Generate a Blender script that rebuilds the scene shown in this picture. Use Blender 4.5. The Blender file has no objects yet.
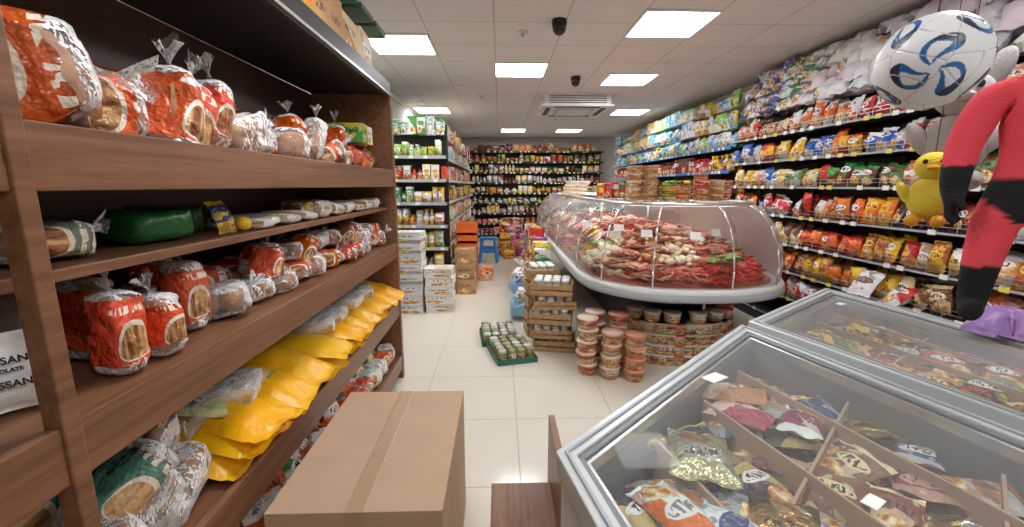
import bpy, math, random
import numpy as np
from mathutils import Matrix, Vector
random.seed(7); rng=np.random.default_rng(7)
S=bpy.context.scene
try: S.view_settings.view_transform='Standard'
except Exception as e: print(e)
R=random.random
def U(a,b): return a+(b-a)*random.random()
# ---------------------------------------------------------------- materials
class G:
    def __init__(s,name):
        s.m=bpy.data.materials.new(name); s.m.use_nodes=True
        s.nt=s.m.node_tree; s.nt.nodes.clear()
        s.out=s.nt.nodes.new('ShaderNodeOutputMaterial')
    def n(s,t,ins=None,**pr):
        nd=s.nt.nodes.new(t)
        for k,v in pr.items(): setattr(nd,k,v)
        for k,v in (ins or {}).items(): s.set(nd.inputs[k],v)
        return nd
    def set(s,sock,v):
        if isinstance(v,bpy.types.NodeSocket): s.nt.links.new(v,sock)
        else:
            try: sock.default_value=v
            except Exception: sock.default_value=(v[0],v[1],v[2],1)
    def ma(s,op,a,b=0.0,c=0.0):
        nd=s.n('ShaderNodeMath',{0:a,1:b,2:c},operation=op); return nd.outputs[0]
    def mix(s,f,a,b):
        nd=s.n('ShaderNodeMix',data_type='RGBA')
        s.set(nd.inputs[0],f); s.set(nd.inputs[6],c4(a)); s.set(nd.inputs[7],c4(b)); return nd.outputs[2]
    def bsdf(s,col,rough=.5,metal=0,bump=None,bs=.2,spec=None,trans=0,bd=.01):
        nd=s.n('ShaderNodeBsdfPrincipled',{'Base Color':c4(col),'Roughness':rough,'Metallic':metal})
        if spec is not None: s.set(nd.inputs['Specular IOR Level'],spec)
        if bump is not None:
            b=s.n('ShaderNodeBump',{'Height':bump,'Strength':bs,'Distance':bd}); s.nt.links.new(b.outputs[0],nd.inputs['Normal'])
        return nd.outputs[0]
    def fin(s,sh):
        s.nt.links.new(sh,s.out.inputs[0]); return s.m
    def noise(s,vec,scale,detail=2,out=0):
        nd=s.n('ShaderNodeTexNoise',{'Scale':scale,'Detail':detail})
        if vec is not None: s.nt.links.new(vec,nd.inputs['Vector'])
        return nd.outputs[out]
    def ramp(s,f,stops):
        nd=s.n('ShaderNodeValToRGB'); s.set(nd.inputs[0],f); e=nd.color_ramp.elements
        while len(e)<len(stops): e.new(.5)
        for i,(p,c) in enumerate(stops): e[i].position=p; e[i].color=c4(c)
        return nd.outputs[0]
def c4(c):
    if isinstance(c,bpy.types.NodeSocket): return c
    return (c[0],c[1],c[2],1)
def simple(name,col,rough=.5,metal=0,nscale=8,var=.12,bs=.1):
    g=G(name); tc=g.n('ShaderNodeTexCoord').outputs['Object']
    f=g.noise(tc,nscale,3)
    d=tuple(max(0,x*(1-var)) for x in col); l=tuple(min(1,x*(1+var)) for x in col)
    return g.fin(g.bsdf(g.mix(f,d,l),rough,metal,f,bs))
def wood(name,a,b,sc=(30,1.2,30)):
    g=G(name); tc=g.n('ShaderNodeTexCoord').outputs['Object']
    mp=g.n('ShaderNodeMapping',{'Vector':tc,'Scale':sc}).outputs[0]
    f=g.noise(mp,1.6,6); f2=g.noise(mp,9,3)
    f=g.ma('ADD',g.ma('MULTIPLY',f,.75),g.ma('MULTIPLY',f2,.25))
    c=g.ramp(f,[(.3,a),(.7,b)])
    return g.fin(g.bsdf(c,.38,0,f,.08))
def vcol(name,rough=.5,metal=0,nz=0,bs=.2,bumpn=0):
    g=G(name); a=g.n('ShaderNodeAttribute',attribute_name='C1').outputs[0]
    b=None
    if nz:
        tc=g.n('ShaderNodeTexCoord').outputs['Object']; b=g.noise(tc,nz,4)
        a=g.mix(g.ma('MULTIPLY',b,.55),a,g.n('ShaderNodeAttribute',attribute_name='C2').outputs[0])
    return g.fin(g.bsdf(a,rough,metal,b,bs))
def packmat(name,rough=.25,bump=True,metal=0):
    g=G(name)
    uv=g.n('ShaderNodeUVMap').outputs[0]; sp=g.n('ShaderNodeSeparateXYZ',{0:uv}); u,v=sp.outputs[0],sp.outputs[1]
    A=g.n('ShaderNodeAttribute',attribute_name='C1'); c1=A.outputs[0]; r=A.outputs[3]
    c2=g.n('ShaderNodeAttribute',attribute_name='C2').outputs[0]
    def ell(cx,cy,rx,ry):
        x=g.ma('DIVIDE',g.ma('SUBTRACT',u,cx),rx); y=g.ma('DIVIDE',g.ma('SUBTRACT',v,cy),ry)
        return g.ma('LESS_THAN',g.ma('ADD',g.ma('MULTIPLY',x,x),g.ma('MULTIPLY',y,y)),1.0)
    cy=g.ma('ADD',g.ma('MULTIPLY',r,.2),.5)
    lab=ell(.5,cy,.4,.13)
    v1=g.n('ShaderNodeCombineXYZ',{0:g.ma('MULTIPLY',u,11),1:g.ma('MULTIPLY',v,5),2:g.ma('MULTIPLY',r,60)}).outputs[0]
    tx=g.ma('GREATER_THAN',g.noise(v1,1.3,1),.5)
    tx=g.ma('MULTIPLY',tx,ell(.5,cy,.34,.085))
    v2=g.n('ShaderNodeCombineXYZ',{0:g.ma('MULTIPLY',u,4),1:g.ma('MULTIPLY',v,5),2:g.ma('MULTIPLY',r,33)}).outputs[0]
    pn=g.noise(v2,1.5,3)
    pic=g.ramp(pn,[(.35,(.35,.08,.02)),(.5,(.75,.4,.1)),(.62,(.85,.75,.5))])
    px=g.ma('ADD',.3,g.ma('MULTIPLY',g.ma('FRACT',g.ma('MULTIPLY',r,7.3)),.4))
    pm=g.ma('MULTIPLY',ell(px,.25,.3,.17),g.ma('GREATER_THAN',r,.3))
    band=g.ma('GREATER_THAN',v,g.ma('SUBTRACT',1.03,g.ma('MULTIPLY',r,.22)))
    r3=g.ma('FRACT',g.ma('MULTIPLY',r,3.7))
    diag=g.ma('MULTIPLY',g.ma('GREATER_THAN',g.ma('ADD',v,g.ma('MULTIPLY',u,.7)),.95),g.ma('GREATER_THAN',r3,.6))
    side=g.ma('MULTIPLY',g.ma('LESS_THAN',v,.32),g.ma('LESS_THAN',r3,.3))
    c=g.mix(band,c1,c2); c=g.mix(diag,c,c2); c=g.mix(side,c,g.mix(.5,c2,(.05,.03,.03)))
    c=g.mix(g.ma('MULTIPLY',g.ma('GREATER_THAN',g.noise(v2,.7,1),.57),.6),c,c2)
    c=g.mix(pm,c,pic); lc=g.mix(g.ma('GREATER_THAN',r3,.5),c2,(.85,.85,.83))
    c=g.mix(g.ma('MULTIPLY',lab,g.ma('GREATER_THAN',g.ma('FRACT',g.ma('MULTIPLY',r,5.1)),.35)),c,lc)
    c=g.mix(tx,c,g.mix(.75,c1,(.02,.01,.05)))
    b=None
    if bump:
        tc=g.n('ShaderNodeTexCoord').outputs['Object']; b=g.noise(tc,34,3)
    return g.fin(g.bsdf(c,rough,metal,b,.7,bd=.025))
def clearmat(name,wr=True,tint=(1,1,1),printed=False,base=.12,rough=.12):
    g=G(name); tc=g.n('ShaderNodeTexCoord').outputs['Object']
    fr=g.n('ShaderNodeFresnel',{'IOR':1.35})
    gl=g.n('ShaderNodeBsdfPrincipled',{'Base Color':(.85,.85,.85,1),'Roughness':rough})
    f=g.ma('ADD',fr.outputs[0],base)
    if wr:
        b=g.n('ShaderNodeBump',{'Height':g.noise(tc,20,3),'Strength':.9,'Distance':.04})
        g.nt.links.new(b.outputs[0],gl.inputs['Normal']); g.nt.links.new(b.outputs[0],fr.inputs['Normal'])
        hi=g.ma('GREATER_THAN',g.noise(tc,19,4),.62); f=g.ma('ADD',f,g.ma('MULTIPLY',hi,.10))
    tr=g.n('ShaderNodeBsdfTransparent',{'Color':c4(tint)})
    mx=g.n('ShaderNodeMixShader',{0:g.ma('MINIMUM',f,1.0),1:tr.outputs[0],2:gl.outputs[0]}).outputs[0]
    if printed:
        uv=g.n('ShaderNodeUVMap').outputs[0]; sp=g.n('ShaderNodeSeparateXYZ',{0:uv}); u,v=sp.outputs[0],sp.outputs[1]
        A=g.n('ShaderNodeAttribute',attribute_name='C1'); r=A.outputs[3]
        v=g.ma('FRACT',g.ma('ADD',g.ma('MULTIPLY',v,2),.5))
        def ell(cx,cy,rx,ry):
            x=g.ma('DIVIDE',g.ma('SUBTRACT',u,cx),rx); y=g.ma('DIVIDE',g.ma('SUBTRACT',v,cy),ry)
            return g.ma('LESS_THAN',g.ma('ADD',g.ma('MULTIPLY',x,x),g.ma('MULTIPLY',y,y)),1.0)
        wob=g.ma('MULTIPLY',g.ma('SUBTRACT',g.noise(tc,14,2),.5),.2)
        m=g.ma('LESS_THAN',g.ma('ABSOLUTE',g.ma('ADD',g.ma('SUBTRACT',u,.52),wob)),g.ma('ADD',.085,g.ma('MULTIPLY',r,.12)))
        v1=g.n('ShaderNodeCombineXYZ',{0:g.ma('MULTIPLY',u,8),1:g.ma('MULTIPLY',v,13),2:g.ma('MULTIPLY',r,60)}).outputs[0]
        tx=g.ma('MULTIPLY',g.ma('GREATER_THAN',g.noise(v1,1.2,1),.47),ell(.60,.5,.035,.36))
        tx2=g.ma('MULTIPLY',g.ma('GREATER_THAN',g.noise(v1,1.9,1),.5),ell(.36,.5,.02,.25)); tx=g.ma('MAXIMUM',tx,tx2)
        base_c=g.mix(g.ma('GREATER_THAN',u,g.ma('ADD',.55,g.ma('MULTIPLY',r,.2))),A.outputs[0],g.mix(.55,A.outputs[0],(.2,.03,.01)))
        c=g.mix(tx,base_c,(.95,.85,.7))
        pic=g.ramp(g.noise(v1,.9,3),[(.4,(.25,.07,.02)),(.6,(.75,.45,.2))])
        c=g.mix(ell(.46,.5,.07,.27),c,(.9,.8,.65)); c=g.mix(ell(.46,.5,.058,.23),c,pic)
        pb=g.n('ShaderNodeBsdfPrincipled',{'Base Color':c,'Roughness':.25})
        g.nt.links.new(b.outputs[0],pb.inputs['Normal'])
        mx=g.n('ShaderNodeMixShader',{0:m,1:mx,2:pb.outputs[0]}).outputs[0]
    return g.fin(mx)
def emis(name,col,st):
    g=G(name); e=g.n('ShaderNodeEmission',{0:c4(col),1:st}); return g.fin(e.outputs[0])
def gridmat(name,x0,y0,s,w,tile,grout,rough,spec=True):
    g=G(name); tc=g.n('ShaderNodeTexCoord').outputs['Object']; sp=g.n('ShaderNodeSeparateXYZ',{0:tc})
    ms=[]
    for i,o in ((0,x0),(1,y0)):
        fr=g.ma('FRACT',g.ma('DIVIDE',g.ma('ADD',sp.outputs[i],-o+s*100),s))
        ms.append(g.ma('LESS_THAN',fr,w/s))
    m=g.ma('MAXIMUM',ms[0],ms[1]); nz=g.noise(tc,3,5); nf=g.noise(tc,90,2)
    t=g.mix(g.ma('MULTIPLY',nz,.5),tile,tuple(x*.86 for x in tile)); t=g.mix(g.ma('MULTIPLY',nf,.15),t,tuple(x*.8 for x in tile))
    c=g.mix(m,t,grout)
    rr=g.ma('ADD',g.ma('MULTIPLY',m,.3),rough)
    return g.fin(g.bsdf(c,rr,0,g.ma('SUBTRACT',1.0,m),.15,bd=.003))

M_={}
M_['pack']=packmat('printed_film'); M_['carton']=packmat('printed_carton',.55,False)
M_['foil']=packmat('foil_film',.22,True,.75)
M_['vcol']=vcol('coloured_plastic',.35); M_['matte']=vcol('coloured_matte',.8)
M_['film']=vcol('plain_film',.3,0,24,.8)
M_['food']=vcol('food_surface',.34,0,45,.5); M_['metalc']=vcol('painted_metal',.3,.6)
M_['plush']=vcol('plush_fabric',.95,0,160,.7)
M_['bread']=(lambda g:(g.fin(g.bsdf(g.ramp(g.noise(g.n('ShaderNodeTexCoord').outputs['Object'],22,4),[(.3,(.24,.09,.03)),(.55,(.46,.21,.08)),(.75,(.62,.37,.17))]),.6,0,g.noise(g.n('ShaderNodeTexCoord').outputs['Object'],60,3),.3))))(G('bread_crust'))
M_['wrap']=clearmat('clear_wrap'); M_['printwrap']=clearmat('printed_bread_wrap',printed=True)
M_['glass']=clearmat('case_glass',False,(.97,.99,.985),base=.0,rough=.02)
M_['lid']=clearmat('freezer_glass',False,(.93,.96,.95),base=.04,rough=.03)
M_['wood']=wood('shelf_laminate',(.13,.05,.023),(.30,.14,.07))
M_['wood_d']=wood('dark_laminate',(.045,.018,.011),(.09,.04,.023))
M_['crate']=wood('crate_wood',(.35,.19,.08),(.6,.38,.18))
M_['card']=simple('cardboard',(.47,.315,.205),.8,0,6,.10)
M_['tape']=simple('packing_tape',(.41,.26,.155),.3,0,30,.1)
M_['white']=simple('white_enamel',(.78,.8,.8),.3,0,3,.05)
M_['rimw']=simple('freezer_rim',(.60,.64,.65),.28,.15,3,.05)
M_['grey']=simple('grey_plastic',(.42,.45,.47),.4,0,5,.1)
M_['liner']=simple('freezer_liner',(.20,.21,.22),.4,0,5,.15)
M_['steel']=simple('brushed_steel',(.7,.72,.72),.28,.85,40,.1)
M_['dark']=simple('dark_metal',(.03,.032,.036),.4,.3,6,.3)
M_['black']=simple('black_plastic',(.01,.01,.012),.25,0,9,.2)
M_['wall']=simple('painted_wall',(.72,.7,.66),.85,0,2,.06)
M_['blue']=simple('blue_plastic',(.03,.2,.55),.4); M_['green']=simple('green_paint',(.03,.16,.12),.45); M_['orange']=simple('orange_plastic',(.8,.16,.02),.4)
M_['floor']=gridmat('floor_tiles',.1,.02,.66,.007,(.77,.72,.62),(.42,.37,.30),.12)
M_['ceil']=gridmat('ceiling_tiles',-.05,.33,.62,.016,(.77,.76,.75),(.54,.53,.52),.85)
M_['lamp']=emis('lamp_panel',(.98,.985,1),24)
M_['strip']=emis('case_lamp',(1,.95,.9),5)
# ---------------------------------------------------------------- geometry
def T(x,y,z): return Matrix.Translation((x,y,z))
def RZ(a): return Matrix.Rotation(math.radians(a),4,'Z')
def RX(a): return Matrix.Rotation(math.radians(a),4,'X')
def RY(a): return Matrix.Rotation(math.radians(a),4,'Y')
def SC(x,y,z): return Matrix.Diagonal((x,y,z,1))
def g_box():
    v=[];f=[];uv=[]
    fs=[((-.5,-.5,0),(1,0,0),(0,0,1)),((.5,-.5,0),(0,1,0),(0,0,1)),((.5,.5,0),(-1,0,0),(0,0,1)),((-.5,.5,0),(0,-1,0),(0,0,1)),
        ((-.5,-.5,1),(1,0,0),(0,1,0)),((-.5,.5,0),(1,0,0),(0,-1,0))]
    for o,a,b in fs:
        n=len(v); o=np.array(o);a=np.array(a);b=np.array(b)
        v+= [o,o+a,o+a+b,o+b]; uv+=[(0,0),(1,0),(1,1),(0,1)]; f.append((n,n+1,n+2,n+3))
    return np.array(v,float),f,np.array(uv,float)
def g_box8():
    v=np.array([(x,y,z) for z in(0,1) for y in(-.5,.5) for x in(-.5,.5)],float)
    f=[(0,2,3,1),(4,5,7,6),(0,1,5,4),(1,3,7,5),(3,2,6,7),(2,0,4,6)]
    return v,f,np.zeros((8,2))
def gridfaces(nu,nv,off=0,wrap=False,flip=False):
    f=[]
    for j in range(nv-1):
        for i in range(nu if wrap else nu-1):
            a=j*nu+i;b=j*nu+(i+1)%nu;q=(a+off,b+off,b+nu+off,a+nu+off)
            f.append(q[::-1] if flip else q)
    return f
def g_pillow(nx=9,nz=10,seed=0,flat=0):
    r=np.random.default_rng(seed)
    u=np.linspace(0,1,nx); w=np.array([0,.045]+list(np.linspace(.1,.9,nz-4))+[.955,1])
    Ug,Wg=np.meshgrid(u,w)
    prof=np.clip(np.sin(np.pi*np.clip((Wg-.045)/.91,0,1)),0,1)**.55*np.clip(1-np.abs(2*Ug-1)**2.6,0,1)**.6
    X=(Ug-.5)*(1-.10*np.sin(np.pi*Wg))
    edge=.10*np.sin(Ug*9+seed)*(Wg<.07)+.10*np.sin(Ug*11+seed*2)*(Wg>.93)
    V=[];F=[]
    for s in(-1,1):
        n=r.normal(0,.06,Ug.shape)*prof
        Y=s*(prof*.5)+n+edge
        V.append(np.stack([X,Y,Wg],-1).reshape(-1,3)); F+=gridfaces(nx,nz,0 if s<0 else nx*nz,flip=s>0)
    uv=np.stack([Ug,Wg],-1).reshape(-1,2)
    uv2=np.stack([1-Ug,Wg],-1).reshape(-1,2)
    return np.concatenate(V),F,np.concatenate([uv,uv2])
def g_lathe(prof,n=14):
    V=[];uv=[]
    for k,(r,z) in enumerate(prof):
        for i in range(n):
            a=2*math.pi*i/n-math.pi/2; V.append((r*math.cos(a),r*math.sin(a),z)); uv.append(((i/n*2+.5)%1,z/max(1e-6,prof[-1][1])))
    return np.array(V),gridfaces(n,len(prof),0,True),np.array(uv)
def g_super(nu=14,nv=9,e1=.6,e2=.7,jit=0,seed=0):
    r=np.random.default_rng(seed); V=[];uv=[]
    pw=lambda x,e: math.copysign(abs(x)**e,x)
    ph0=r.uniform(0,6,4)
    for j in range(nv):
        ph=-math.pi/2+math.pi*j/(nv-1)
        for i in range(nu):
            th=2*math.pi*i/nu
            q=1+(r.normal(0,jit)+jit*1.3*math.sin(3*th+ph0[0]+ph*2)+jit*math.sin(5*ph+ph0[1]+2*th)) if jit else 1
            V.append((pw(math.sin(ph),e1)*.5,abs(math.cos(ph))**e1*pw(math.cos(th),e2)*.5*q,abs(math.cos(ph))**e1*pw(math.sin(th),e2)*.5*q)); uv.append((j/(nv-1),i/nu))
    return np.array(V),gridfaces(nu,nv,0,True,True),np.array(uv)
BOX=g_box();BOX8=g_box8()
PIL=[g_pillow(seed=i) for i in range(7)]
LOAF=[g_super(14,9,.4,.55,.015,i) for i in range(3)]; SHELL=[g_super(20,14,.42,.6,.05,i+9) for i in range(6)]
BALL=g_super(12,8,1,1); BALLS=g_super(24,16,1,1); TINY=g_super(6,5,.8,1)
CYL=g_lathe([(0,0),(.5,0),(.5,1),(0,1)],14)
CYLH=g_lathe([(0,0),(.5,0),(.5,1),(0,1)],40)
TUB=g_lathe([(0,0),(.40,0),(.44,.08),(.485,.8),(.5,.82),(.52,.84),(.52,.95),(.49,1),(.38,.98),(0,.98)],18)
BOT=g_lathe([(0,0),(.46,0),(.5,.06),(.5,.5),(.42,.64),(.18,.8),(.16,.86),(.2,.87),(.2,1),(0,1)],10)
JAR=g_lathe([(0,0),(.45,0),(.5,.06),(.5,.74),(.42,.8),(.44,.81),(.44,1),(0,1)],12)
def g_fan(n=20):
    V=[];prof=[(.34,0),(.13,.25),(.05,.42),(.06,.5),(.22,.8),(.36,1.0)]
    for k,(r,z) in enumerate(prof):
        for i in range(n):
            a=2*math.pi*i/n; q=1+(.35*math.sin(5*a) if k>3 else .12*math.sin(5*a)); V.append((r*q*math.cos(a),r*q*.55*math.sin(a),z+(.1*math.sin(3*a) if k==5 else 0)))
    return np.array(V),gridfaces(n,len(prof),0,True),np.zeros((n*len(prof),2))
FAN=g_fan()
def cap_geo(bend,seed,nu=6,nv=6):
    V=[]
    for j in range(nv):
        t=j/(nv-1); r=.5*math.sqrt(max(0.02,1-(2*t-1)**4))
        for i in range(nu):
            a=2*math.pi*i/nu; V.append((t-.5,r*math.cos(a)*.3+bend*(t-.5)**2,r*math.sin(a)*.3))
    return np.array(V),gridfaces(nu,nv,0,True,True),np.zeros((nu*nv,2))
CAPS=[cap_geo(b,0) for b in(0,.5,-.7,1.0)]
SAUS=[cap_geo(b,0,8,9) for b in(.3,1.2,-1.4)]
class MB:
    def __init__(s): s.V=[];s.F=[];s.uv=[];s.c1=[];s.c2=[];s.mi=[];s.sm=[];s.n=0;s.mats=[]
    def add(s,geo,M,mat,c1=(.5,.5,.5),c2=(.9,.9,.9),smooth=True):
        v,f,uv=geo; A=np.array(M); w=v@A[:3,:3].T+A[:3,3]
        if mat not in s.mats: s.mats.append(mat)
        k=s.mats.index(mat); s.V.append(w); s.uv.append(uv); n=s.n
        s.F+=[tuple(i+n for i in q) for q in f]; s.mi+=[k]*len(f); s.sm+=[smooth]*len(f)
        s.n+=len(v); r=R()
        s.c1.append(np.tile([c1[0],c1[1],c1[2],r],(len(v),1))); s.c2.append(np.tile([c2[0],c2[1],c2[2],1],(len(v),1)))
        return s
    def bx(s,x0,x1,y0,y1,z0,z1,mat,c1=(.5,.5,.5),c2=(.9,.9,.9),split=False):
        return s.add(BOX if split else BOX8,T((x0+x1)/2,(y0+y1)/2,z0)@SC(x1-x0,y1-y0,z1-z0),mat,c1,c2,False)
    def build(s,name,bevel=0,parent=None,loc=None):
        me=bpy.data.meshes.new(name); V=np.concatenate(s.V); me.from_pydata(V.tolist(),[],s.F)
        for m in s.mats: me.materials.append(M_[m])
        me.polygons.foreach_set('material_index',s.mi); me.polygons.foreach_set('use_smooth',s.sm)
        uv=np.concatenate(s.uv); L=np.empty(len(me.loops),dtype=np.int32); me.loops.foreach_get('vertex_index',L)
        ul=me.uv_layers.new(name='UVMap'); ul.data.foreach_set('uv',uv[L].astype(np.float32).ravel())
        for nm,arr in(('C1',s.c1),('C2',s.c2)):
            a=me.color_attributes.new(name=nm,type='FLOAT_COLOR',domain='POINT'); a.data.foreach_set('color',np.concatenate(arr).astype(np.float32).ravel())
        me.update(); o=bpy.data.objects.new(name,me); S.collection.objects.link(o)
        if bevel:
            b=o.modifiers.new('bevel','BEVEL'); b.width=bevel; b.segments=2; b.limit_method='ANGLE'
        if parent: o.parent=parent
        return o
def empty(name):
    e=bpy.data.objects.new(name,None); S.collection.objects.link(e); return e
def jit(c,a=.06): return tuple(min(1,max(0,x+U(-a,a)*max(x,.15))) for x in c)
RED=(.62,.03,.02);ORG=(.8,.17,.02);BOR=(.72,.12,.025);YEL=(.88,.55,.03);GRN=(.05,.3,.06);BLU=(.03,.13,.5);WHT=(.82,.82,.8);PUR=(.25,.05,.32);BRN=(.2,.07,.03);PNK=(.8,.2,.3);BLK=(.02,.02,.02);CYA=(.1,.45,.7);CRM=(.8,.65,.4);LGN=(.35,.6,.12)
# ---------------------------------------------------------------- items
def loaf_bag(mb,M,L,W,H,col=BOR,printed=True,kind='loaf'):
    j=random.randrange(3)
    if kind=='loaf': mb.add(LOAF[j],M@T(0,0,H*.47)@SC(L*.84,W*.86,H*.86),'bread')
    else:
        nb=max(2,int(L/(H*.75)))
        for i in range(nb):
            for q in(-1,1): mb.add(BALLS if H>.12 else BALL,M@T((i+.5-nb/2)*L/nb*.9,q*W*.23,H*.45)@SC(L/nb*.92,W*.46,H*.72),'bread')
    mb.add(SHELL[random.randrange(6)],M@T(0,0,H*.5)@SC(L,W,H),'printwrap' if printed else 'wrap',jit(col,.2),WHT)
    mb.add(FAN,M@T(L*.42,0,H*.5)@RY(90+U(-50,10))@RZ(U(0,90))@SC(W*.75,H*.75,L*.42),'wrap',WHT)
def pillow(mb,M,w,h,t,c1,c2,mat='pack'):
    mb.add(PIL[random.randrange(7)],M@SC(w,t,h),mat,jit(c1,.12),jit(c2))
def tub(mb,M,d,h,c1,c2,lid):
    mb.add(TUB,M@SC(d,d,h),'carton',jit(c1),jit(c2)); mb.add(CYL,M@T(0,0,h*.86)@SC(d*1.06,d*1.06,h*.15),'vcol',lid)
def item(mb,kind,M,w,h,d,c1,c2):
    if kind=='box': mb.add(BOX,M@SC(w,d,h),'carton',jit(c1),jit(c2),False)
    elif kind=='bag': pillow(mb,M,w,h,d*.7,c1,c2)
    elif kind=='bottle':
        mb.add(BOT,M@SC(w,w,h),'carton',jit(c1),jit(c2)); mb.add(CYL,M@T(0,0,h*.88)@SC(w*.45,w*.45,h*.13),'vcol',c2)
    elif kind=='jar':
        mb.add(JAR,M@SC(w,w,h),'carton',jit(c1),jit(c2)); mb.add(CYL,M@T(0,0,h*.82)@SC(w*.92,w*.92,h*.19),'vcol',c2)
    elif kind=='can': mb.add(CYL,M@SC(w,w,h),'carton',jit(c1),jit(c2))
def fill(mb,p0,dv,L,z,ang,kinds,pal,wr=(.07,.14),hr=(.14,.24),rows=2,dep=.12,grp=3,gap=.006):
    t=0
    bx,by=-math.sin(math.radians(ang)),math.cos(math.radians(ang))
    while t<L-.05:
        k=random.choice(kinds); w=U(*wr); h=U(*hr); c1=random.choice(pal); c2=random.choice([c for c in pal+[WHT,YEL] if c!=c1])
        for g in range(random.randint(1,grp)):
            if t+w>L: break
            for r in range(rows):
                if r and R()<.15: continue
                q=dep*(r+.5)+U(0,.015)
                M=T(p0[0]+dv[0]*(t+w/2)+bx*q,p0[1]+dv[1]*(t+w/2)+by*q,z)@RZ(ang+U(-5,5))
                if k=='bag': M=M@RX(U(-12,4))
                item(mb,k,M,w,h*U(.96,1.03),min(dep*.9,.3),c1,c2)
            t+=w+gap
        if w>L-t: t+=.03
# ================================================================= ROOM
XL,XR,YN,YF,H=-1.68,3.6,-1.4,13.4,2.95
def slab(name,x0,x1,y0,y1,z0,z1,mat): return MB().bx(x0,x1,y0,y1,z0,z1,mat).build(name)
slab('floor',XL-.1,XR+.1,YN-.1,YF+.1,-.1,0,'floor')
slab('ceiling',XL-.1,XR+.1,YN-.1,YF+.1,H,H+.1,'ceil')
slab('wall_left',XL-.1,XL,YN,YF,0,H,'wall'); slab('wall_right',XR,XR+.1,YN,YF,0,H,'wall')
slab('wall_back',XL,XR,YF,YF+.1,0,H,'wall'); slab('wall_front',XL,XR,YN-.1,YN,0,H,'wall')
slab('trim_1',XL,XL+.03,YN,YF,H-.05,H,'white'); slab('trim_2',XR-.03,XR,YN,YF,H-.05,H,'white'); slab('trim_3',XL+.03,XR-.03,YF-.03,YF,H-.05,H,'white')
for x,y in [(.26,5.6),(-.98,4.67),(1.5,4.05),(1.72,6.05),(-1.25,8.5),(.35,11.5),(1.78,11.5),(2.5,8.6),(2.1,1.6),(-.3,1.6),(1.0,-.6)]:
    mb=MB(); w=.3
    mb.bx(x-w,x+w,y-w,y+w,H-.012,H-.006,'lamp')
    for a in(-1,1):
        mb.bx(x-w-.015,x+w+.015,y+a*(w+.008)-.01,y+a*(w+.008)+.01,H-.02,H-.001,'white'); mb.bx(x+a*(w+.008)-.01,x+a*(w+.008)+.01,y-w,y+w,H-.02,H-.001,'white')
    mb.build('ceiling_light_panel')
mb=MB(); x,y=1.22,7.5
mb.bx(x-.52,x+.52,y-.52,y+.52,H-.16,H-.002,'white'); mb.bx(x-.56,x+.56,y-.56,y+.56,H-.19,H-.16,'white'); mb.bx(x-.3,x+.3,y-.3,y+.3,H-.205,H-.185,'grey')
for i in range(8): mb.bx(x-.27,x+.27,y-.28+i*.075,y-.245+i*.075,H-.215,H-.20,'white')
for a in(-1,1):
    mb.bx(x-.36,x+.36,y+a*.44-.04,y+a*.44+.04,H-.197,H-.185,'dark'); mb.bx(x+a*.44-.04,x+a*.44+.04,y-.36,y+.36,H-.197,H-.185,'dark')
for i in range(4): mb.bx(x-.45,x+.45,y-.524,y-.519,H-.14+i*.032,H-.128+i*.032,'dark')
mb.build('ceiling_air_conditioner',.004)
for x,y in((.52,4.0),(1.0,5.95)):
    mb=MB(); mb.add(CYLH,T(x,y,H-.04)@SC(.13,.13,.04),'black'); mb.add(BALLS,T(x,y,H-.06)@SC(.12,.12,.13),'black'); mb.build('security_dome_camera')
for x,y in((.22,4.3),(1.9,5.2),(-.3,7.2)):
    mb=MB(); mb.add(CYLH,T(x,y,H-.012)@SC(.1,.1,.012),'white'); mb.add(CYL,T(x,y,H-.05)@SC(.03,.03,.04),'steel'); mb.build('ceiling_sprinkler')  # sprinkler heads: white disc with a short steel nozzle
# ================================================================= LEFT BREAD SHELF
xf,xb=-.80,-1.36; Y0,Y1=-.9,3.36; PA,PB=.738,.772
mb=MB()
mb.bx(xb-.02,xb,Y0,Y1,.02,2.2,'wood_d')
for yp in(Y1-.045,Y0): mb.bx(xb,xf+.006,yp,yp+.05,0,2.2,'wood')
mb.bx(xf-.032,xf+.006,PA,PB,0,2.2,'wood'); mb.bx(xb,xb+.04,PA,PB,0,2.2,'wood')
for z0,z1,m in((1.54,1.66,'wood'),(1.0,1.115,'wood'),(.53,.65,'wood'),(.08,.20,'wood')):
    for ya,yb in((Y0+.05,PA),(PB,Y1-.045)):
        mb.bx(xf-.025,xf,ya,yb,z0,z1,'wood')
    mb.bx(xb,xf-.034,Y0+.05,Y1-.045,z1-.04,z1-.01,'wood'); mb.bx(xb,xf-.034,Y0+.05,Y1-.045,z0,z1-.042,'wood_d')
mb.bx(xb,xf-.055,Y0+.05,Y1-.045,1.365,1.39,'wood')
mb.bx(xb,xf-.04,Y0,Y1,0,.08,'wood_d')
mb.bx(xb,xf-.03,Y0,Y1,2.2,2.26,'dark'); mb.bx(xf-.03,xf+.0,Y0,Y1,2.18,2.29,'dark'); mb.bx(xf-.0,xf+.012,Y0,Y1,2.19,2.205,'steel')
mb.build('bread_shelf',.003)
mb=MB()
loaf_bag(mb,T(-.97,.90,1.664)@RZ(52)@RY(-10),.32,.19,.20,BOR)
loaf_bag(mb,T(-1.17,.85,1.664)@RZ(70),.3,.2,.24,BOR)
loaf_bag(mb,T(-.98,1.12,1.66)@RZ(70),.17,.15,.15,BOR,True,'bun')
loaf_bag(mb,T(-1.2,1.12,1.66)@RZ(80),.22,.17,.2,BOR,True,'bun')
loaf_bag(mb,T(-.93,1.29,1.74)@RZ(105)@RY(-68)@T(0,0,-.07),.27,.16,.14,BOR)
loaf_bag(mb,T(-1.2,1.38,1.66)@RZ(90),.3,.2,.23,BOR)
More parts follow.
